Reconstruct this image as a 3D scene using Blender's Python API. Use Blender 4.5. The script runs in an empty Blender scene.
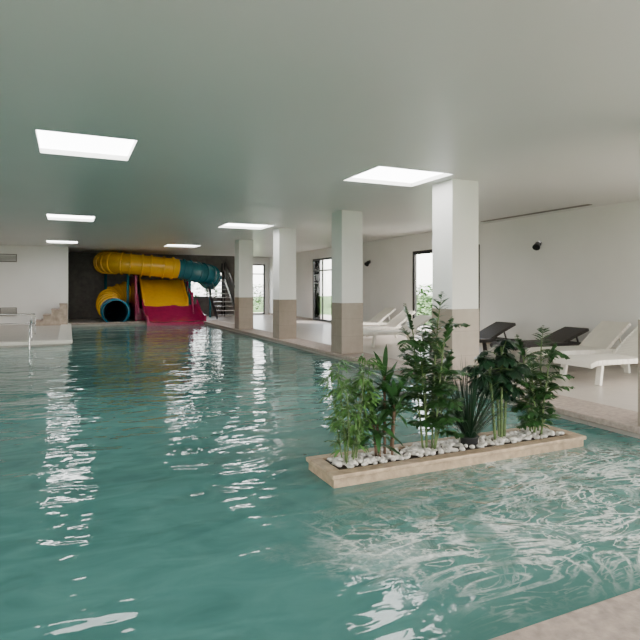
import bpy, bmesh, math, random
from mathutils import Vector, Matrix, noise
random.seed(7)
S=bpy.context.scene
COL=S.collection
# ---------------------------------------------------------------- materials
def newmat(name):
    m=bpy.data.materials.new(name); m.use_nodes=True
    nt=m.node_tree; b=nt.nodes['Principled BSDF']
    return m,nt,b
def mat(name,col,rough=0.6,metal=0.0,var=0.06,scale=6.0,bump=0.0,bscale=60,spec=0.5,col2=None):
    m,nt,b=newmat(name)
    b.inputs['Roughness'].default_value=rough; b.inputs['Metallic'].default_value=metal
    b.inputs['Specular IOR Level'].default_value=spec
    tc=nt.nodes.new('ShaderNodeTexCoord'); n=nt.nodes.new('ShaderNodeTexNoise')
    n.inputs['Scale'].default_value=scale; n.inputs['Detail'].default_value=5
    nt.links.new(tc.outputs['Object'],n.inputs['Vector'])
    r=nt.nodes.new('ShaderNodeValToRGB'); nt.links.new(n.outputs['Fac'],r.inputs['Fac'])
    r.color_ramp.elements[0].position=0.3; r.color_ramp.elements[1].position=0.7
    a=col; c2=col2 or tuple(min(1,x*(1+var)) for x in a); c1=tuple(x*(1-var) for x in a)
    r.color_ramp.elements[0].color=(*c1,1); r.color_ramp.elements[1].color=(*c2,1)
    nt.links.new(r.outputs['Color'],b.inputs['Base Color'])
    if bump>0:
        n2=nt.nodes.new('ShaderNodeTexNoise'); n2.inputs['Scale'].default_value=bscale; n2.inputs['Detail'].default_value=4
        nt.links.new(tc.outputs['Object'],n2.inputs['Vector'])
        bp=nt.nodes.new('ShaderNodeBump'); bp.inputs['Strength'].default_value=bump; bp.inputs['Distance'].default_value=0.01
        nt.links.new(n2.outputs['Fac'],bp.inputs['Height']); nt.links.new(bp.outputs['Normal'],b.inputs['Normal'])
    return m
def tilemat(name,col,mortar,w,h,rough=0.35,var=0.12,vertical=None):
    m,nt,b=newmat(name); L=nt.links
    b.inputs['Roughness'].default_value=rough
    tc=nt.nodes.new('ShaderNodeTexCoord')
    br=nt.nodes.new('ShaderNodeTexBrick'); br.offset=0.0
    br.inputs['Scale'].default_value=1.0; br.inputs['Brick Width'].default_value=w; br.inputs['Row Height'].default_value=h
    br.inputs['Mortar Size'].default_value=0.004; br.inputs['Color1'].default_value=(*col,1)
    br.inputs['Color2'].default_value=(*[c*(1-var*.6) for c in col],1); br.inputs['Mortar'].default_value=(*mortar,1)
    if vertical:
        sp=nt.nodes.new('ShaderNodeSeparateXYZ'); cb=nt.nodes.new('ShaderNodeCombineXYZ'); ad=nt.nodes.new('ShaderNodeMath')
        L.new(tc.outputs['Object'],sp.inputs[0]); L.new(sp.outputs[0],ad.inputs[0]); L.new(sp.outputs[1],ad.inputs[1])
        L.new(ad.outputs[0],cb.inputs[0]); L.new(sp.outputs[2],cb.inputs[1]); L.new(cb.outputs[0],br.inputs['Vector'])
    else: L.new(tc.outputs['Object'],br.inputs['Vector'])
    n=nt.nodes.new('ShaderNodeTexNoise'); n.inputs['Scale'].default_value=7; n.inputs['Detail'].default_value=8
    L.new(tc.outputs['Object'],n.inputs['Vector'])
    mr=nt.nodes.new('ShaderNodeMapRange'); mr.inputs['To Min'].default_value=1-var*1.5; mr.inputs['To Max'].default_value=1+var*1.5
    L.new(n.outputs['Fac'],mr.inputs['Value'])
    mx=nt.nodes.new('ShaderNodeVectorMath'); mx.operation='MULTIPLY'
    L.new(br.outputs['Color'],mx.inputs[0]); L.new(mr.outputs[0],mx.inputs[1]); L.new(mx.outputs[0],b.inputs['Base Color'])
    return m
def emis(name,col,st):
    m,nt,b=newmat(name); b.inputs['Base Color'].default_value=(.9,.9,.9,1)
    b.inputs['Emission Color'].default_value=(*col,1); b.inputs['Emission Strength'].default_value=st
    return m
M={}
M['white']=mat('white_plaster',(.82,.80,.77),.75,var=.02,scale=1.5,bump=.08,bscale=120)
M['ceil']=mat('satin_ceiling_paint',(.67,.66,.64),.38,var=.02,scale=.6)
M['stone']=mat('travertine_stone',(.42,.34,.27),.55,var=.22,scale=9,bump=.3,bscale=70)
M['stone2']=mat('planter_stone',(.40,.29,.19),.5,var=.3,scale=14,bump=.3,bscale=60)
M['coping']=mat('coping_stone',(.38,.30,.255),.6,var=.25,scale=22,bump=.4,bscale=120)
M['deck']=tilemat('deck_tiles',(.48,.43,.38),(.35,.32,.29),.6,.6,.3)
M['wains']=tilemat('wainscot_tiles',(.32,.26,.21),(.24,.195,.16),.5,.36,.35,vertical=True)
M['dark']=mat('dark_cladding',(.13,.115,.105),.6,var=.2)
M['frame']=mat('black_aluminium',(.018,.018,.02),.35,var=.1)
M['steel']=mat('stainless_steel',(.6,.6,.6),.2,1.0,var=.03)
M['yellow']=mat('yellow_fibreglass',(.80,.44,.010),.22,var=.05)
M['teal']=mat('teal_fibreglass',(.008,.13,.17),.2,var=.08)
M['blue']=mat('blue_fibreglass',(.015,.16,.25),.2,var=.08)
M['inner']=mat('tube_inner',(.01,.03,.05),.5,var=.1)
M['mag']=mat('magenta_fibreglass',(.27,.007,.06),.25,var=.1)
M['plastic']=mat('white_plastic',(.78,.74,.66),.4,var=.03)
M['taupe']=mat('dark_rattan',(.05,.042,.04),.6,var=.25,scale=40)
M['pooltile']=tilemat('pool_tiles',(.10,.42,.42),(.3,.5,.5),.3,.3,.3)
M['soil']=mat('soil',(.05,.035,.025),.95,var=.3,scale=30)
M['pebble']=mat('white_pebbles',(.60,.56,.50),.6,var=.25,scale=10)
M['vent']=mat('vent_grille_paint',(.25,.23,.21),.5,var=.05)
M['grass']=mat('lawn',(.07,.14,.03),.95,var=.4,scale=3)
M['pave']=mat('paving',(.45,.42,.38),.8,var=.1)
M['hedge']=mat('hedge_leaves',(.06,.15,.03),.6,var=.5,scale=5)
M['bark']=mat('bark',(.10,.06,.035),.85,var=.3,scale=20)
M['stemg']=mat('green_cane',(.09,.14,.04),.5,var=.3,scale=20)
M['leafl']=mat('leaf_light_green',(.065,.15,.035),.42,var=.45,scale=9)
M['leafm']=mat('leaf_mid_green',(.026,.080,.020),.38,var=.5,scale=9)
M['leafd']=mat('leaf_dark_green',(.010,.034,.014),.34,var=.45,scale=9)
M['pot']=mat('black_nursery_pot',(.02,.02,.02),.6)
M['sky']=emis('skylight_diffuser',(1,1,.99),13)
def glass():
    m,nt,b=newmat('window_glass'); L=nt.links
    out=nt.nodes['Material Output']; tr=nt.nodes.new('ShaderNodeBsdfTransparent'); gl=nt.nodes.new('ShaderNodeBsdfGlossy')
    gl.inputs['Roughness'].default_value=.02; fr=nt.nodes.new('ShaderNodeFresnel'); fr.inputs['IOR'].default_value=1.1
    mx=nt.nodes.new('ShaderNodeMixShader'); L.new(fr.outputs[0],mx.inputs[0]); L.new(tr.outputs[0],mx.inputs[1]); L.new(gl.outputs[0],mx.inputs[2])
    L.new(mx.outputs[0],out.inputs['Surface']); nt.nodes.remove(b); return m
M['glass']=glass()
def water():
    m,nt,b=newmat('pool_water'); L=nt.links; N=nt.nodes.new
    tc=N('ShaderNodeTexCoord')
    def noi(sc,det=2,dist=0,stretch=None,rot=.35):
        n=N('ShaderNodeTexNoise'); n.inputs['Scale'].default_value=sc; n.inputs['Detail'].default_value=det; n.inputs['Distortion'].default_value=dist
        src=tc.outputs['Object']
        if stretch:
            mp=N('ShaderNodeMapping'); mp.inputs['Scale'].default_value=stretch; mp.inputs['Rotation'].default_value=(0,0,rot); L.new(src,mp.inputs['Vector']); src=mp.outputs[0]
        L.new(src,n.inputs['Vector']); return n
    def math_(op,a,b_=None):
        x=N('ShaderNodeMath'); x.operation=op
        for i,v in enumerate((a,b_)):
            if v is None: continue
            if hasattr(v,'is_linked'): L.new(v,x.inputs[i])
            else: x.inputs[i].default_value=v
        return x.outputs[0]
    def mr(v,a,b_,c,d,sm=False):
        x=N('ShaderNodeMapRange'); x.clamp=True
        if sm: x.interpolation_type='SMOOTHSTEP'
        L.new(v,x.inputs['Value'])
        for k,val in zip(('From Min','From Max','To Min','To Max'),(a,b_,c,d)): x.inputs[k].default_value=val
        return x.outputs[0]
    n1=noi(.7,2,.3,stretch=(.7,1.3,1)); n2=noi(2.6,2,.6,stretch=(.6,1.3,1),rot=.25); n3=noi(6,2,.4,stretch=(.7,1.2,1),rot=.2)
    sub=N('ShaderNodeVectorMath'); sub.operation='SUBTRACT'; L.new(tc.outputs['Object'],sub.inputs[0]); sub.inputs[1].default_value=(3.3,2.8,0)
    scl=N('ShaderNodeVectorMath'); scl.operation='MULTIPLY'; L.new(sub.outputs[0],scl.inputs[0]); scl.inputs[1].default_value=(.52,.95,0)
    ln=N('ShaderNodeVectorMath'); ln.operation='LENGTH'; L.new(scl.outputs[0],ln.inputs[0])
    wob=noi(1.3,3,.5)
    dist=math_('ADD',ln.outputs['Value'],math_('MULTIPLY',math_('SUBTRACT',wob.outputs['Fac'],.5),.9))
    zone=mr(dist,.6,1.25,1,0,True)
    h=math_('ADD',math_('MULTIPLY',n1.outputs['Fac'],.042),math_('MULTIPLY',n2.outputs['Fac'],.021))
    h=math_('ADD',h,math_('MULTIPLY',n3.outputs['Fac'],.004))
    nj=noi(4.5,4,1.2); h=math_('ADD',h,math_('MULTIPLY',math_('MULTIPLY',nj.outputs['Fac'],zone),.05))
    bp=N('ShaderNodeBump'); bp.inputs['Strength'].default_value=1; bp.inputs['Distance'].default_value=1.0
    L.new(h,bp.inputs['Height']); L.new(bp.outputs['Normal'],b.inputs['Normal'])
    c=noi(.45,4,.5); c2=noi(3.2,5,1.2,stretch=(.7,1.2,1))
    mixv=math_('ADD',math_('MULTIPLY',c.outputs['Fac'],.45),math_('MULTIPLY',c2.outputs['Fac'],.55))
    r=N('ShaderNodeValToRGB'); L.new(mixv,r.inputs['Fac'])
    r.color_ramp.elements[0].position=.36; r.color_ramp.elements[0].color=(.050,.155,.143,1)
    r.color_ramp.elements[1].position=.66; r.color_ramp.elements[1].color=(.095,.25,.228,1)
    # foam strands swept by the jets: warp coordinates, then ridged noise
    f1=noi(1.15,6,3.0,stretch=(.75,1.5,1),rot=-.6); ridge=math_('ABSOLUTE',math_('SUBTRACT',f1.outputs['Fac'],.5))
    f=mr(ridge,.0,.055,1,0,True)
    f3=noi(2.8,6,2.6,stretch=(.8,1.4,1),rot=-.6); r3=math_('ABSOLUTE',math_('SUBTRACT',f3.outputs['Fac'],.52)); g3=math_('MULTIPLY',mr(r3,0,.05,1,0,True),.75)
    f=math_('MAXIMUM',f,g3)
    patch=noi(1.1,4,1.0); f=math_('MULTIPLY',f,mr(patch.outputs['Fac'],.36,.55,.2,1,True))
    f2=noi(30,4,.5); f=math_('MULTIPLY',f,mr(f2.outputs['Fac'],.35,.6,.5,1))
    froth=math_('MULTIPLY',mr(patch.outputs['Fac'],.55,.70,0,.6,True),mr(f2.outputs['Fac'],.4,.65,.3,1))
    f=math_('MAXIMUM',f,froth)
    foam=math_('MULTIPLY',f,zone)
    z2=math_('MULTIPLY',zone,.4)
    mA=N('ShaderNodeMix'); mA.data_type='RGBA'; L.new(z2,mA.inputs[0]); L.new(r.outputs[0],mA.inputs[6]); mA.inputs[7].default_value=(.13,.27,.23,1)
    mB=N('ShaderNodeMix'); mB.data_type='RGBA'; L.new(foam,mB.inputs[0]); L.new(mA.outputs[2],mB.inputs[6]); mB.inputs[7].default_value=(.92,.95,.91,1)
    L.new(mB.outputs[2],b.inputs['Base Color'])
    L.new(mr(foam,0,.8,.03,.5),b.inputs['Roughness'])
    b.inputs['IOR'].default_value=1.33
    return m
M['water']=water()
# ---------------------------------------------------------------- mesh helpers
def finish(bm,name,mats,parent=None,smooth=False,bevel=0):
    me=bpy.data.meshes.new(name); bm.to_mesh(me); bm.free()
    for m in (mats if isinstance(mats,(list,tuple)) else [mats]): me.materials.append(m)
    if smooth:
        for p in me.polygons: p.use_smooth=True
    o=bpy.data.objects.new(name,me); COL.objects.link(o)
    if parent: o.parent=parent
    if bevel:
        b=o.modifiers.new('bevel','BEVEL'); b.width=bevel; b.segments=2; b.limit_method='ANGLE'
    return o
def empty(name,loc=(0,0,0),rz=0):
    e=bpy.data.objects.new(name,None); e.location=loc; e.rotation_euler=(0,0,rz); COL.objects.link(e); return e
def bx(bm,lo,hi,mi=0):
    v=[bm.verts.new((x,y,z)) for x in (lo[0],hi[0]) for y in (lo[1],hi[1]) for z in (lo[2],hi[2])]
    for q in ((0,1,3,2),(4,6,7,5),(0,4,5,1),(2,3,7,6),(0,2,6,4),(1,5,7,3)):
        f=bm.faces.new([v[i] for i in q]); f.material_index=mi
def box(name,lo,hi,m,parent=None,bevel=0):
    bm=bmesh.new(); bx(bm,lo,hi); return finish(bm,name,m,parent,bevel=bevel)
def boxes(name,lst,m,parent=None,bevel=0):
    bm=bmesh.new()
    for l in lst: bx(bm,l[0],l[1],l[2] if len(l)>2 else 0)
    return finish(bm,name,m,parent,bevel=bevel)
def obox(bm,p0,p1,w,t,mi=0,up=Vector((0,0,1))):
    p0=Vector(p0);p1=Vector(p1); d=(p1-p0).normalized()
    s=d.cross(up)
    if s.length<1e-4: s=d.cross(Vector((1,0,0)))
    s.normalize(); u=s.cross(d).normalized()
    v=[]
    for p in (p0,p1):
        for a,b in ((-1,-1),(1,-1),(1,1),(-1,1)): v.append(bm.verts.new(p+s*a*w/2+u*b*t/2))
    for q in ((3,2,1,0),(4,5,6,7),(0,1,5,4),(1,2,6,5),(2,3,7,6),(3,0,4,7)):
        f=bm.faces.new([v[i] for i in q]); f.material_index=mi
def smoothpts(pts,n=8):
    P=[Vector(p) for p in pts]; P=[P[0]*2-P[1]]+P+[P[-1]*2-P[-2]]; out=[]
    for i in range(1,len(P)-2):
        a,b,c,d=P[i-1:i+3]
        for k in range(n):
            t=k/n; out.append(.5*((2*b)+(c-a)*t+(2*a-5*b+4*c-d)*t*t+(3*b-a-3*c+d)*t**3))
    out.append(P[-2]); return out
def sweep(bm,pts,rad,seg=10,mi=0,cap=True,mfn=None):
    rings=[]; prev=None; n=len(pts)
    for i,p in enumerate(pts):
        d=(pts[min(i+1,n-1)]-pts[max(i-1,0)]).normalized()
        if prev is None:
            a=d.orthogonal().normalized()
        else:
            a=(prev-d*prev.dot(d)).normalized()
        prev=a; b=d.cross(a); r=rad(i/(n-1)) if callable(rad) else rad
        rings.append([bm.verts.new(p+(a*math.cos(2*math.pi*k/seg)+b*math.sin(2*math.pi*k/seg))*r) for k in range(seg)])
    for i in range(n-1):
        for k in range(seg):
            f=bm.faces.new((rings[i][k],rings[i][(k+1)%seg],rings[i+1][(k+1)%seg],rings[i+1][k]))
            f.material_index=mfn(i/(n-1)) if mfn else mi; f.smooth=True
    if cap:
        bm.faces.new(rings[0][::-1]).material_index=mi; bm.faces.new(rings[-1]).material_index=mi
# ---------------------------------------------------------------- room
CZ=2.98
XL,XR,YB,YF=-8.5,9.45,-4.0,27.0
PX=5.1; PY0=1.67; PY1=23.2; PXL=-7.5
PLX=.05; PLY=15.7
boxes('floor',[((PX,YB,-1.7),(XR,YF,0)),((XL,YB,-1.7),(PX,PY0,0)),((XL,PY1,-1.7),(PX,YF,0)),
   ((XL,PY0,-1.7),(PXL,PY1,0)),((PXL,PLY,-1.7),(PLX,PY1,0))],M['deck'])
box('pool_basin',(PXL,PY0,-1.7),(PX,PY1,-1.6),M['pooltile'])
wv=[(PXL,PY0),(PX,PY0),(PX,PY1),(PLX,PY1),(PLX,PLY),(PXL,PLY)]
bm=bmesh.new(); bm.faces.new([bm.verts.new((x,y,-.10)) for x,y in wv]); finish(bm,'pool_water',M['water'])
boxes('trim_1',[((PX-.05,PY0,-.05),(PX+.6,PY1,.02))],M['coping'],bevel=.012)
boxes('trim_2',[((PXL,PY0-.5,-.05),(PX+.6,PY0+.0,.02))],M['coping'],bevel=.012)
boxes('trim_3',[((PLX+.05,PY1-.05,-.05),(PX-.05,PY1+.35,.02))],M['coping'],bevel=.012)
boxes('trim_4',[((PXL,PLY-.05,-.06),(PLX+.05,PLY+.3,.03)),((PLX-.3,PLY+.3,-.06),(PLX+.05,PY1-.05,.03))],M['plastic'],bevel=.012)
holes=[]
for x0,x1 in ((-4.7,-3.7),(-.30,.68),(3.72,4.93)):  # leftmost row and those behind the camera are unseen, added for extra light
    for y0,dx in ((-.6,0),(6.25,0),(13.3,.13),(20.7,.38)): holes.append((x0-dx,x1-dx,y0,y0+1.05))
g={}
bm=bmesh.new(); T=.06
def gv(x,y,z):
    k=(round(x,4),round(y,4),z)
    if k not in g: g[k]=bm.verts.new((x,y,z))
    return g[k]
xs=sorted({XL-.2,XR+.2,*[h[0] for h in holes],*[h[1] for h in holes]})
ys=sorted({YB-.2,YF+.2,*[h[2] for h in holes],*[h[3] for h in holes]})
def ish(x,y): return any(h[0]<x<h[1] and h[2]<y<h[3] for h in holes)
for i in range(len(xs)-1):
    for j in range(len(ys)-1):
        a,b,c,d=xs[i],xs[i+1],ys[j],ys[j+1]
        if ish((a+b)/2,(c+d)/2):
            e_=.001
            for (p,q,ox,oy) in (((a,c),(b,c),(a+b)/2,c-e_),((b,c),(b,d),b+e_,(c+d)/2),((b,d),(a,d),(a+b)/2,d+e_),((a,d),(a,c),a-e_,(c+d)/2)):
                if not ish(ox,oy): bm.faces.new([gv(*p,CZ),gv(*q,CZ),gv(*q,CZ+T),gv(*p,CZ+T)])
        else:
            bm.faces.new([gv(a,c,CZ),gv(a,d,CZ),gv(b,d,CZ),gv(b,c,CZ)])
            bm.faces.new([gv(a,c,CZ+T),gv(b,c,CZ+T),gv(b,d,CZ+T),gv(a,d,CZ+T)])
finish(bm,'ceiling',M['ceil'])
for h in holes:
    box('skylight',(h[0]-.05,h[2]-.05,CZ+T),(h[1]+.05,h[3]+.05,CZ+T+.05),M['sky'])
def wall(name,axis,c0,c1,a0,a1,opens,m,z1=CZ):
    bm=bmesh.new()
    def add(s,e,zl,zh):
        if e-s<1e-4 or zh-zl<1e-4: return
        if axis=='Y': bx(bm,(c0,s,zl),(c1,e,zh))
        else: bx(bm,(s,c0,zl),(e,c1,zh))
    cur=a0
    for (s,e,zl,zh) in sorted(opens):
        add(cur,s,0,z1); add(s,e,0,zl); add(s,e,zh,z1); cur=e
    add(cur,a1,0,z1); return finish(bm,name,m)
ro=[(-3,4.6,0.02,2.5),(10.95,13.9,.02,2.48),(19.5,21.4,.02,2.6)]
wall('wall_right','Y',XR,XR+.12,YB,YF,ro,M['white'])
bo=[(-7,-1,.02,2.6),(1,8.0,.02,2.6)]
wall('wall_back','X',YB-.2,YB,XL-.2,XR+.12,bo,M['white'])
lo_=[(-3,6,.3,2.6)]
wall('wall_left','Y',XL-.2,XL,YB,YF,lo_,M['white'])
fo=[(8.25,9.25,.02,2.6)]
wall('wall_far','X',YF,YF+.2,XL-.2,XR+.12,fo+[(5.4,7.1,.9,2.2)],M['white'])
box('wall_partition',(XL+.0,23.5,0),(.0,23.75,CZ),M['white'])
bm=bmesh.new()
bx(bm,(.02,26.93,0),(5.4,27,CZ)); bx(bm,(5.4,26.93,0),(7.1,27,.9)); bx(bm,(5.4,26.93,2.2),(7.1,27,CZ)); bx(bm,(7.1,26.93,0),(7.6,27,CZ))
for k in range(14): bx(bm,(.05,26.90,.15+k*.2),(5.35,26.93,.27+k*.2))
bx(bm,(-.02,23.76,0),(.02,26.9,CZ))
finish(bm,'wall_cladding',M['dark'])
boxes('baseboard_right',[((XR-.02,4.6,0),(XR,10.95,.1)),((XR-.02,13.9,0),(XR,19.5,.1)),((XR-.02,21.4,0),(XR,YF,.1))],M['stone'])
def window(name,axis,c,a0,a1,z0,z1,n,rail=None,fw=.07,ft=.04):
    e=empty(name); L=[]
    def fb(s0,s1,zl,zh,t=ft):
        if axis=='Y': L.append(((c-t,s0,zl),(c+t,s1,zh)))
        else: L.append(((s0,c-t,zl),(s1,c+t,zh)))
    fb(a0,a0+fw,z0,z1); fb(a1-fw,a1,z0,z1); fb(a0+fw,a1-fw,z1-fw,z1); fb(a0+fw,a1-fw,z0,z0+fw)
    for k in range(1,n):
        x=a0+(a1-a0)*k/n; fb(x-fw*.5,x+fw*.5,z0+fw,z1-fw,ft*.8)
    if rail: fb(a0+fw,a1-fw,rail-.03,rail+.03,ft*.8)
    boxes('frame',L,M['frame'],e)
    g=(((c-.006,a0+fw,z0+fw),(c+.006,a1-fw,z1-fw)) if axis=='Y' else ((a0+fw,c-.006,z0+fw),(a1-fw,c+.006,z1-fw)))
    box('pane',g[0],g[1],M['glass'],e)
window('window_1','Y',XR+.02,10.95,13.9,.02,2.48,2,fw=.1)
window('door_1','Y',XR+.03,19.5,21.4,.02,2.6,2,2.1,.08,.025)
window('window_2','X',YF+.1,8.25,9.25,.02,2.6,1,2.1)
window('window_3','Y',XR+.06,-3,4.6,.02,2.5,4)
window('window_4','X',YB-.1,-7,-1,.02,2.6,3)
window('window_5','X',YB-.1,1,8,.02,2.6,3)
window('window_6','Y',XL-.1,-3,6,.3,2.6,4)
window('window_7','X',YF+.1,5.4,7.1,.9,2.2,2)
def portal(loc,rot,sx,sy):
    l=bpy.data.lights.new('daylight_portal','AREA'); l.shape='RECTANGLE'; l.size=sx; l.size_y=sy
    l.cycles.is_portal=True
    o=bpy.data.objects.new('daylight_portal',l); o.location=loc; o.rotation_euler=rot; COL.objects.link(o)
for (s,e,zl,zh) in ro: portal((XR+.14,(s+e)/2,(zl+zh)/2),(0,math.radians(90),0),zh-zl,e-s)
for (s,e,zl,zh) in bo: portal(((s+e)/2,YB-.22,(zl+zh)/2),(math.radians(90),0,0),e-s,zh-zl)
for (s,e,zl,zh) in lo_: portal((XL-.22,(s+e)/2,(zl+zh)/2),(0,math.radians(-90),0),zh-zl,e-s)
sun=bpy.data.lights.new('sun','SUN'); sun.energy=9; sun.angle=.01; sun.color=(1,.95,.88)
so=bpy.data.objects.new('sun',sun); COL.objects.link(so); so.location=(0,0,20)
so.rotation_euler=Vector((.42,.12,-.9)).to_track_quat('-Z','Y').to_euler()
for y in (3.12,6.5,10.07,13.75,17.55):
    e=empty('column',(PX,y,.02))
    box('wainscot',(0,0,0),(.5,.5,1.05),M['wains'],e)
    box('shaft',(.008,.008,1.05),(.492,.492,CZ-.02),M['white'],e)
def vent(name,lo,hi):
    bm=bmesh.new(); fr=.03
    x0,y0,z0=lo; x1,y1,z1=hi
    bx(bm,(x0,y0,z0),(x1,y1,z0+fr)); bx(bm,(x0,y0,z1-fr),(x1,y1,z1)); bx(bm,(x0,y0,z0+fr),(x0+fr,y1,z1-fr)); bx(bm,(x1-fr,y0,z0+fr),(x1,y1,z1-fr))
    n=int((z1-z0-2*fr)/.045)
    for i in range(n):
        z=z0+fr+.045*i; bx(bm,(x0+fr,y0+.008,z),(x1-fr,y1,z+.02))
    finish(bm,name,M['vent'])
vent('air_vent',(-2.35,23.46,2.35),(-1.75,23.5,2.65))
vent('air_vent',(-2.3,23.46,.35),(-1.75,23.5,.65))
bm=bmesh.new(); bx(bm,(9.0,7.4,CZ-.012),(9.02,10.4,CZ)); bx(bm,(9.10,7.4,CZ-.012),(9.12,10.4,CZ)); bx(bm,(9.055,7.4,CZ-.008),(9.065,10.4,CZ))
for y in (7.4,8.4,9.4,10.38): bx(bm,(9.02,y,CZ-.012),(9.10,y+.02,CZ))
finish(bm,'ceiling_slot_diffuser',M['vent'])
for y,z in ((9.0,2.36),(16.5,2.28)):
    e=empty('wall_spotlight',(XR,y,z))
    bm=bmesh.new(); sweep(bm,[Vector((-.025,0,0)),Vector((0,0,0))],.06,20); finish(bm,'back_plate',M['steel'],e)
    bm=bmesh.new(); sweep(bm,smoothpts([(-.025,0,0),(-.09,0,0),(-.11,0,-.03)],4),.012,8); finish(bm,'arm',M['frame'],e)
    bm=bmesh.new(); sweep(bm,[Vector((-.07,.0,.0)),Vector((-.12,-.03,-.05)),Vector((-.17,-.06,-.09)),Vector((-.18,-.065,-.1))],lambda t:.05+.03*min(1,t*1.5),20); finish(bm,'head',M['frame'],e)
# ---------------------------------------------------------------- stairs & rails
e=empty('pool_steps',(0,0,0))
L=[];Lt=[]
for i in range(4):
    x0=-1.1+.27*i; h=.2*(i+1)
    L.append(((x0,22.5,0),(x0+.27,23.46,h-.03))); Lt.append(((x0-.015,22.48,h-.03),(x0+.27,23.46,h)))
boxes('risers',L,M['stone'],e); boxes('treads',Lt,M['coping'],e)
def rail(name,pts,r=.022,parent=None):
    bm=bmesh.new(); sweep(bm,smoothpts(pts,8),r,10); return finish(bm,name,M['steel'],parent)
e=empty('pool_handrail')
for i,x in enumerate((-1.75,-.85)):
    rail('rail_%d'%i,[(x,15.85,0.03),(x,15.85,.5),(x,15.75,.62),(x,15.3,.52),(x,15.05,.3),(x,15.0,-.15)],.02,e)
e=empty('kids_pool_railing')
rail('bar_1',[(-7,18.5,.6),(-4,18.5,.6),(-.9,18.5,.6)],.02,e); rail('bar_2',[(-7,18.5,.33),(-4,18.5,.33),(-.9,18.5,.33)],.014,e)
for i in range(7): x=-7+i*6.1/6; rail('post_%d'%i,[(x,18.5,0),(x,18.5,.3),(x,18.5,.6)],.018,e)
# ---------------------------------------------------------------- slides
def tube(name,pts,r,bands,parent,ribs=7,n=10):
    P=smoothpts(pts,n); bm=bmesh.new()
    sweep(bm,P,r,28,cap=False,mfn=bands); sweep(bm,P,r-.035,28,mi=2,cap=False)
    N_=len(P)
    for k in range(ribs+1):
        i=min(N_-2,int(k*(N_-1)/ribs)); p=P[i]; d=(P[i+1]-P[i]).normalized()
        sweep(bm,[p-d*.03,p-d*.029,p+d*.029,p+d*.03],lambda t:r+(.0 if t in(0,1) else .055),28,mi=bands(min(.999,i/(N_-1))),cap=False)
    return finish(bm,name,[M['yellow'],M['teal'],M['inner'],M['blue']],parent)
sl=empty('tube_water_slide')
tube('upper_tube',[(1.5,26.3,2.5),(1.5,25.4,2.47),(2.0,24.65,2.43),(3.1,24.5,2.33),(4.35,24.5,2.22),(5.3,24.7,2.08),(6.0,25.3,1.95),(6.1,26.1,1.75)],.43,lambda t:0 if t<.56 else 1,sl,20)
tube('lower_tube',[(1.72,23.3,.42),(1.7,23.9,.45),(1.6,24.7,.58),(1.6,25.3,.74),(1.8,25.9,.95),(2.5,26.1,1.2)],.47,lambda t:3 if t<.3 else 0,sl,10)
bm=bmesh.new(); sweep(bm,[Vector((1.73,23.25,.42)),Vector((1.72,23.31,.42)),Vector((1.715,23.35,.42))],lambda t:.56,28,cap=False)
sweep(bm,[Vector((1.73,23.25,.42)),Vector((1.715,23.35,.42))],.435,28,cap=False)
finish(bm,'mouth_ring',M['teal'],sl)
bm=bmesh.new()
for (x,y,z) in ((2.3,24.6,1.98),(4.9,24.6,1.7),(6.1,25.8,1.4),(1.6,25.3,.3),(1.5,25.9,2.0)):
    sweep(bm,[Vector((x,y,0)),Vector((x,y,z))],.06,10)
finish(bm,'support_posts',M['teal'],sl,True)
os_=empty('open_water_slide')
def chute(name,prof,x0,x1,side,mb,ms):
    bm=bmesh.new(); nx=12
    P=smoothpts([(0,y,z) for y,z in prof],6); rows=[]
    for p in P:
        xsn=[(x0,side),(x0+.05,side),(x0+.09,.06)]+[(x0+.15+(x1-x0-.3)*i/nx,.03*abs(math.cos(i/nx*math.pi*2))) for i in range(nx+1)]+[(x1-.09,.06),(x1-.05,side),(x1,side)]
        lows=[(x1,-.08),(x0,-.08)]
        rows.append([bm.verts.new((x,p.y,p.z+dz)) for x,dz in xsn+lows])
    n=len(rows[0])
    for a,b in zip(rows[:-1],rows[1:]):
        for k in range(n):
            f=bm.faces.new((a[k],a[(k+1)%n],b[(k+1)%n],b[k])); f.material_index=0 if 2<=k<n-5 else 1
    bm.faces.new(rows[0]); bm.faces.new(rows[-1][::-1])
    bmesh.ops.recalc_face_normals(bm,faces=bm.faces)
    return finish(bm,name,[mb,ms],os_)
DX=.42
chute('upper_chute',[(26.4,1.75),(25.8,1.7),(25.2,1.3),(24.6,.85),(24.2,.6)],2.45+DX,4.35+DX,.32,M['yellow'],M['yellow'])
chute('lower_chute',[(24.25,.62),(23.9,.42),(23.4,.16),(22.9,.02),(22.5,-.02)],2.4+DX,4.75+DX,.28,M['mag'],M['mag'])
boxes('side_panels',[((2.1+DX,24.0,.0),(2.2+DX,26.4,1.9)),((4.5+DX,24.3,0),(4.6+DX,26.2,1.2)),((2.2+DX,24.3,0),(4.5+DX,24.36,.52))],M['mag'],os_,bevel=.03)
bm=bmesh.new()
for x in (2.2+DX,4.45+DX):
    sweep(bm,smoothpts([(x,26.4,2.3),(x,25.8,2.25),(x,24.6,1.35),(x,23.9,.95),(x,23.6,.3)],5),.035,8)
finish(bm,'handrails',M['mag'],os_)
st=empty('slide_staircase')
bm=bmesh.new(); A=6.0
for i in range(9):
    y=24.0+.25*i; z=.19*(i+1); bx(bm,(A,y,z-.03),(A+.9,y+.27,z))
bx(bm,(A-1,26.25,1.68),(A+1,26.85,1.74))
finish(bm,'treads',M['steel'],st)
bm=bmesh.new()
for x in (A-.03,A+.93):
    obox(bm,(x,23.9,.05),(x,26.2,1.75),.04,.16)
    obox(bm,(x,23.9,1.0),(x,26.2,2.65),.035,.035)
    for i in range(9): y=24.1+.25*i; z=.19*(i+1); sweep(bm,[Vector((x,y,z)),Vector((x,y,z+.85))],.012,6)
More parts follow.
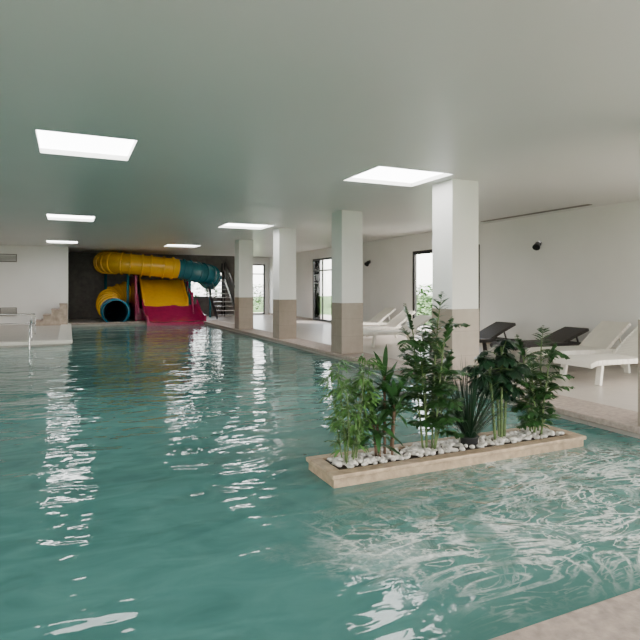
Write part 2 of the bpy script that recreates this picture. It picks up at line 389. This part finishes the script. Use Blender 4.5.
for x in (A-.9,A+.93):
    for y in (26.3,26.8): sweep(bm,[Vector((x,y,0)),Vector((x,y,2.6))],.035,8)
finish(bm,'stringers_and_balusters',M['frame'],st)
# ---------------------------------------------------------------- loungers
def lounger(x,y,m,back=.55,rz=0):
    e=empty('sun_lounger',(x,y,0),rz)
    seat=[(-.95,.28),(-.8,.315),(-.3,.31),(.28,.30)]
    bl=.76; a=back; bk=[(.28,.31),(.28+bl*.5*math.cos(a),.31+bl*.5*math.sin(a)+.01),(.28+bl*math.cos(a),.31+bl*math.sin(a))]
    bm=bmesh.new()
    for s in (-1,1):
        P=smoothpts([(p[0],s*.31,p[1]) for p in seat]+[(.6,s*.31,.29),(.95,s*.31,.28)],5)
        for p,q in zip(P[:-1],P[1:]): obox(bm,p,q,.05,.075)
        P=smoothpts([(p[0],s*.265,p[1]) for p in bk],5)
        for p,q in zip(P[:-1],P[1:]): obox(bm,p,q,.04,.06)
        for lx,ax in ((-.72,-.06),(.62,.06)):
            obox(bm,(lx,s*.30,.28),(lx+ax,s*.31,0),.05,.09,up=Vector((0,1,0)))
    finish(bm,'frame',m,e,bevel=.01)
    bm=bmesh.new()
    P=smoothpts([(p[0],0,p[1]+.025) for p in seat],8)
    for p,q in zip(P[:-1],P[1:]):
        d=q-p; obox(bm,p+d*.06,q-d*.06,.57,.022)
    P=smoothpts([(p[0],0,p[1]+.015) for p in bk],10)
    for p,q in zip(P[:-1],P[1:]):
        d=q-p; obox(bm,p+d*.05,q-d*.05,.49,.022)
    finish(bm,'slats',m,e)
    bm=bmesh.new()
    for s in (-1,1): obox(bm,(.28+bl*.6*math.cos(a),s*.22,.31+bl*.6*math.sin(a)),(.78,s*.22,.29),.025,.025)
    obox(bm,(.93,-.3,.28),(.93,.3,.28),.05,.05); obox(bm,(-.93,-.3,.28),(-.93,.3,.28),.05,.05)
    finish(bm,'back_support',m,e)
lounger(7.6,5.75,M['plastic'],.6)
lounger(8.1,6.8,M['plastic'],.62)
lounger(8.3,7.9,M['taupe'],.34)
lounger(7.6,9.1,M['taupe'],.42)
lounger(7.2,11.4,M['plastic'],.5)
lounger(7.6,12.7,M['plastic'],.6)
lounger(8.2,14.6,M['plastic'],.6)
# ---------------------------------------------------------------- planter
PL=(1.765,3.63,4.40,4.14)
e=empty('stone_planter')
x0,y0,x1,y1=PL; w=.09
boxes('trough',[((x0+.02,y0+.02,-1.6),(x1-.02,y1-.02,-.075)),((x0+.02,y0+.02,-.075),(x1-.02,y0+w,-.035)),((x0+.02,y1-w,-.075),(x1-.02,y1-.02,-.035)),((x0+.02,y0+w,-.075),(x0+w,y1-w,-.035)),((x1-w,y0+w,-.075),(x1-.02,y1-w,-.035))],M['stone2'],e)
boxes('rim',[((x0,y0,-.035),(x1,y0+w+.02,.0)),((x0,y1-w-.0,-.035),(x1,y1,.0)),((x0,y0+w+.02,-.035),(x0+w+.02,y1-w,.0)),((x1-w-.02,y0+w+.02,-.035),(x1,y1-w,.0))],M['stone2'],e,bevel=.008)
box('soil',(x0+w+.02,y0+w+.02,-.07),(x1-w-.02,y1-w,-.02),M['soil'],e)
bm=bmesh.new()
for i in range(450):
    x=random.uniform(x0+.14,x1-.14); y=random.uniform(y0+.14,y1-.12); r=random.uniform(.012,.03)
    mt=Matrix.Translation((x,y,-.012+random.uniform(0,.028)))@Matrix.Rotation(random.uniform(0,6),4,'Z')@Matrix.Diagonal((r*random.uniform(.8,1.4),r*random.uniform(.7,1.1),r*random.uniform(.6,.9),1))
    bmesh.ops.create_icosphere(bm,subdivisions=2,radius=1,matrix=mt)
finish(bm,'pebbles',M['pebble'],e,True)
# ---------------------------------------------------------------- plants
def leaf(bm,base,d,length,width,droop=.3,mi=0,seg=5,fold=.15,roll=0):
    d=Vector(d).normalized(); up=Vector((0,0,1))
    s=d.cross(up)
    if s.length<.05: s=Vector((random.uniform(-1,1),random.uniform(-1,1),0))
    s.normalize(); s=Matrix.Rotation(roll,3,d)@s
    p=Vector(base); cur=d.copy(); rows=[]
    for i in range(seg+1):
        t=i/seg; w_=width*.5*(math.sin(math.pi*min(1,t*.9+.08))**.8) if i<seg else 0.0005
        n=s.cross(cur).normalized()
        rows.append((bm.verts.new(p-s*w_+n*w_*fold),bm.verts.new(p),bm.verts.new(p+s*w_+n*w_*fold)))
        cur=(cur+Vector((0,0,-droop/seg*1.6))).normalized(); p=p+cur*(length/seg)
    for a,b in zip(rows[:-1],rows[1:]):
        for k in (0,1):
            f=bm.faces.new((a[k],a[k+1],b[k+1],b[k])); f.material_index=mi; f.smooth=True
def rnd(a,b): return random.uniform(a,b)
def frond(bm,base,az,elev,length,nl,ll,lw,mi,stem_mi,droop=.6):
    d=Vector((math.cos(az)*math.cos(elev),math.sin(az)*math.cos(elev),math.sin(elev)))
    P=[Vector(base)]; cur=d; n=10
    for i in range(n): cur=(cur+Vector((0,0,-droop/n))).normalized(); P.append(P[-1]+cur*length/n)
    sweep(bm,P,lambda t:.006*(1-t*.8),5,mi=stem_mi,cap=False)
    for i in range(nl):
        t=.15+.85*i/(nl-1); f=t*n; k=min(n-1,int(f)); p=P[k].lerp(P[k+1],f-k); dd=(P[k+1]-P[k]).normalized()
        side=dd.cross(Vector((0,0,1))).normalized()
        for s in (-1,1):
            ld=dd*rnd(.55,.85)+side*s*rnd(.7,1)+Vector((0,0,rnd(-.05,.3)))
            sc=math.sin(math.pi*(t*.75+.2)); leaf(bm,p,ld,ll*sc*rnd(.85,1.1),lw,rnd(.25,.6),mi,4,.15,rnd(-.5,.5))
def bamboo(name,x,y,h,nst,mleaf,spread=.14,dens=13,ll=.13,lw=.02,rx=.12):
    bm=bmesh.new()
    for s in range(nst):
        a=s*2.4+rnd(-.4,.4); r=rnd(.02,rx*.6); b=Vector((x+math.cos(a)*r,y+math.sin(a)*r*.8,-.02)); hh=h*rnd(.7,1)
        top=b+Vector((math.cos(a)*spread*rnd(.4,1),math.sin(a)*spread*rnd(.3,.9),hh+.03))
        P=smoothpts([b,b.lerp(top,.5)+Vector((rnd(-.02,.02),rnd(-.02,.02),0)),top],8)
        sweep(bm,P,lambda t:.007*(1-.6*t),6,mi=1)
        for i in range(dens):
            t=.2+.8*i/(dens-1); f=t*(len(P)-1); k=min(len(P)-2,int(f)); p=P[k].lerp(P[k+1],f-k)
            az=rnd(0,6.28); tw=Vector((math.cos(az),math.sin(az),rnd(.3,.9))).normalized()*rnd(.05,.13)*(1.1-.4*t)
            sweep(bm,[p,p+tw*.5,p+tw],.0025,4,mi=1,cap=False)
            for q in range(random.randint(5,8)):
                aa=az+rnd(-1.2,1.2); u=rnd(.3,1)
                leaf(bm,p+tw*u,(math.cos(aa),math.sin(aa),rnd(-.3,.6)),ll*rnd(.7,1.2),lw*rnd(.8,1.2),rnd(.3,.9),0,4,.15,rnd(-.8,.8))
    return finish(bm,name,[mleaf,M['stemg']])
YC=3.88
bamboo('potted_bamboo',2.03,YC,.86,9,M['leafl'],.15,14,.10,.017,.16)
bm=bmesh.new()
for (dx,dy,h) in ((0,0,.68),(.08,.04,.46),(-.06,-.03,.30),(.03,-.06,.56),(-.05,.05,.44)):
    b=Vector((2.36+dx,YC+dy,-.02)); t=b+Vector((dx*.6,dy*.4,h))
    sweep(bm,smoothpts([b,b.lerp(t,.5),t],6),.012,8,mi=1)
    for i in range(26):
        a=i*2.4; el=rnd(.2,1.4); z=t-Vector((0,0,.18*i/26))
        leaf(bm,z,(math.cos(a)*math.cos(el),math.sin(a)*math.cos(el),math.sin(el)),rnd(.19,.33),.045,rnd(.3,.9),0,6,.15,rnd(-.5,.5))
finish(bm,'potted_dracaena',[M['leafm'],M['bark']])
def palm(name,x,y,h,canes,mleaf,fl=.42,ll=.15,lw=.024,per=7,spr=.13,low=.3):
    bm=bmesh.new()
    for c in range(canes):
        a=c*2.4+.4; b=Vector((x+math.cos(a)*.05,y+math.sin(a)*.05,-.02)); hh=h*(1-.09*c)
        t=b+Vector((math.cos(a)*spr*.6,math.sin(a)*spr*.5,hh*.80))
        P=smoothpts([b,b.lerp(t,.5)+Vector((rnd(-.02,.02),0,0)),t],8)
        sweep(bm,P,lambda u:.010*(1-.4*u),7,mi=1)
        for i in range(per):
            u=low+(1-low)*i/(per-1); p=P[int(u*(len(P)-1))]
            frond(bm,p,rnd(0,6.28),rnd(.3,1.15),fl*rnd(.5,.85),10,ll,lw,0,1,rnd(.6,1.2))
        frond(bm,t,a,1.35,fl*.7,12,ll,lw,0,1,.4)
    return finish(bm,name,[mleaf,M['stemg']])
palm('potted_bamboo_palm',2.80,YC,1.38,6,M['leafm'],.38,.115,.032,13,.15)
e=empty('potted_grass')
bm=bmesh.new(); cx,cy=3.23,YC
for i in range(200):
    a=rnd(0,6.28); el=rnd(.75,1.5); leaf(bm,(cx+math.cos(a)*.04*rnd(0,1),cy+math.sin(a)*.04,.05),(math.cos(a)*math.cos(el),math.sin(a)*math.cos(el),math.sin(el)),rnd(.40,.74),.010,rnd(.1,.7),0,6,0.3)
finish(bm,'blades',[M['leafd']],e)
bm=bmesh.new(); sweep(bm,[Vector((cx,cy,-.02)),Vector((cx,cy,.06)),Vector((cx,cy,.07))],lambda t:.07+.02*t,18); finish(bm,'pot',M['pot'],e)
bm=bmesh.new()
cx,cy=3.60,YC
def lobed(bm,c,d,size,mi=0):
    d=Vector(d).normalized(); s=d.cross(Vector((0,0,1))).normalized(); n=s.cross(d)
    for i in range(9):
        a=math.radians(-130+260*i/8); dd=d*math.cos(a)+s*math.sin(a)-n*.1
        leaf(bm,c,dd,size*(.7+.3*math.cos(a*.6)),size*.46,.3,mi,4,.1)
for (ox,oy,h) in ((0,0,.78),(.06,.03,.60),(-.07,0,.68),(.02,.05,.50)):
    b=Vector((cx+ox,cy+oy,-.02)); t=b+Vector((ox,oy,h)); sweep(bm,smoothpts([b,b.lerp(t,.5),t],6),.013,8,mi=1)
    for i in range(11):
        a=i*2.4+ox*50; el=rnd(.0,1.3); p=t-Vector((0,0,.24*i/12)); L_=rnd(.08,.22)
        q=p+Vector((math.cos(a)*math.cos(el),math.sin(a)*math.cos(el),math.sin(el)))*L_
        sweep(bm,[p,p.lerp(q,.5)+Vector((0,0,.02)),q],.004,5,mi=1,cap=False)
        lobed(bm,q,(math.cos(a),math.sin(a),rnd(-1.2,-.3)),rnd(.10,.15))
finish(bm,'potted_philodendron',[M['leafd'],M['stemg']])
palm('potted_bamboo_palm',4.02,YC,1.0,5,M['leafm'],.34,.115,.030,11,.12,.2)
# ---------------------------------------------------------------- outside
boxes('ground',[((XR+.25,-60,-.3),(70,90,-.06)),((-70,-60,-.3),(XL-.25,90,-.06)),((XL-.25,-60,-.3),(XR+.25,YB-.25,-.06)),((XL-.25,YF+.25,-.3),(XR+.25,90,-.06))],M['grass'])
boxes('terrace_paving',[((XR+.13,YB-3,-.06),(XR+2.8,YF+3,-.02)),((XL-3,YB-3,-.06),(XR+.13,YB-.25,-.02)),((XL-3,YF+.25,-.06),(XR+.13,YF+3,-.02))],M['pave'])
def hedge(name,p0,p1,h,th,n):
    bm=bmesh.new(); p0=Vector(p0);p1=Vector(p1)
    for i in range(n):
        c=p0.lerp(p1,random.random()); hh=rnd(.0,h); s=Vector((rnd(-th,th),rnd(-th,th),hh))
        a=rnd(0,6.28); leaf(bm,c+s,(math.cos(a),math.sin(a),rnd(0,.8)),rnd(.15,.3),rnd(.08,.14),.2,0,3)
    return finish(bm,name,M['hedge'])
hedge('garden_hedge',(14,9,0),(14,24,0),1.5,.5,6000)
hedge('garden_hedge',(18,36,0),(24,46,0),1.4,.6,4000)
hedge('garden_hedge',(3,33,0),(12.5,33,0),1.6,.5,3500)
# ---------------------------------------------------------------- world
wd=bpy.data.worlds.new('sky'); S.world=wd; wd.use_nodes=True; nt=wd.node_tree
bg=nt.nodes['Background']; sk=nt.nodes.new('ShaderNodeTexSky')
sk.sky_type='NISHITA'; sk.sun_disc=False; sk.sun_elevation=math.radians(42); sk.sun_rotation=math.radians(120); sk.air_density=1.2; sk.dust_density=3
mx=nt.nodes.new('ShaderNodeMix'); mx.data_type='RGBA'; mx.inputs[0].default_value=.6; mx.inputs[7].default_value=(6,5.9,5.7,1)
nt.links.new(sk.outputs[0],mx.inputs[6]); nt.links.new(mx.outputs[2],bg.inputs['Color']); bg.inputs['Strength'].default_value=2.05
# ---------------------------------------------------------------- camera
cd=bpy.data.cameras.new('camera'); cam=bpy.data.objects.new('camera',cd); COL.objects.link(cam)
cd.sensor_width=36; cd.lens=550/640*36; cd.shift_y=-.05; cd.clip_end=300; cd.clip_start=.05
cam.location=(0,0,1.38); cam.rotation_euler=(math.radians(90),0,-math.radians(24.6))
S.camera=cam
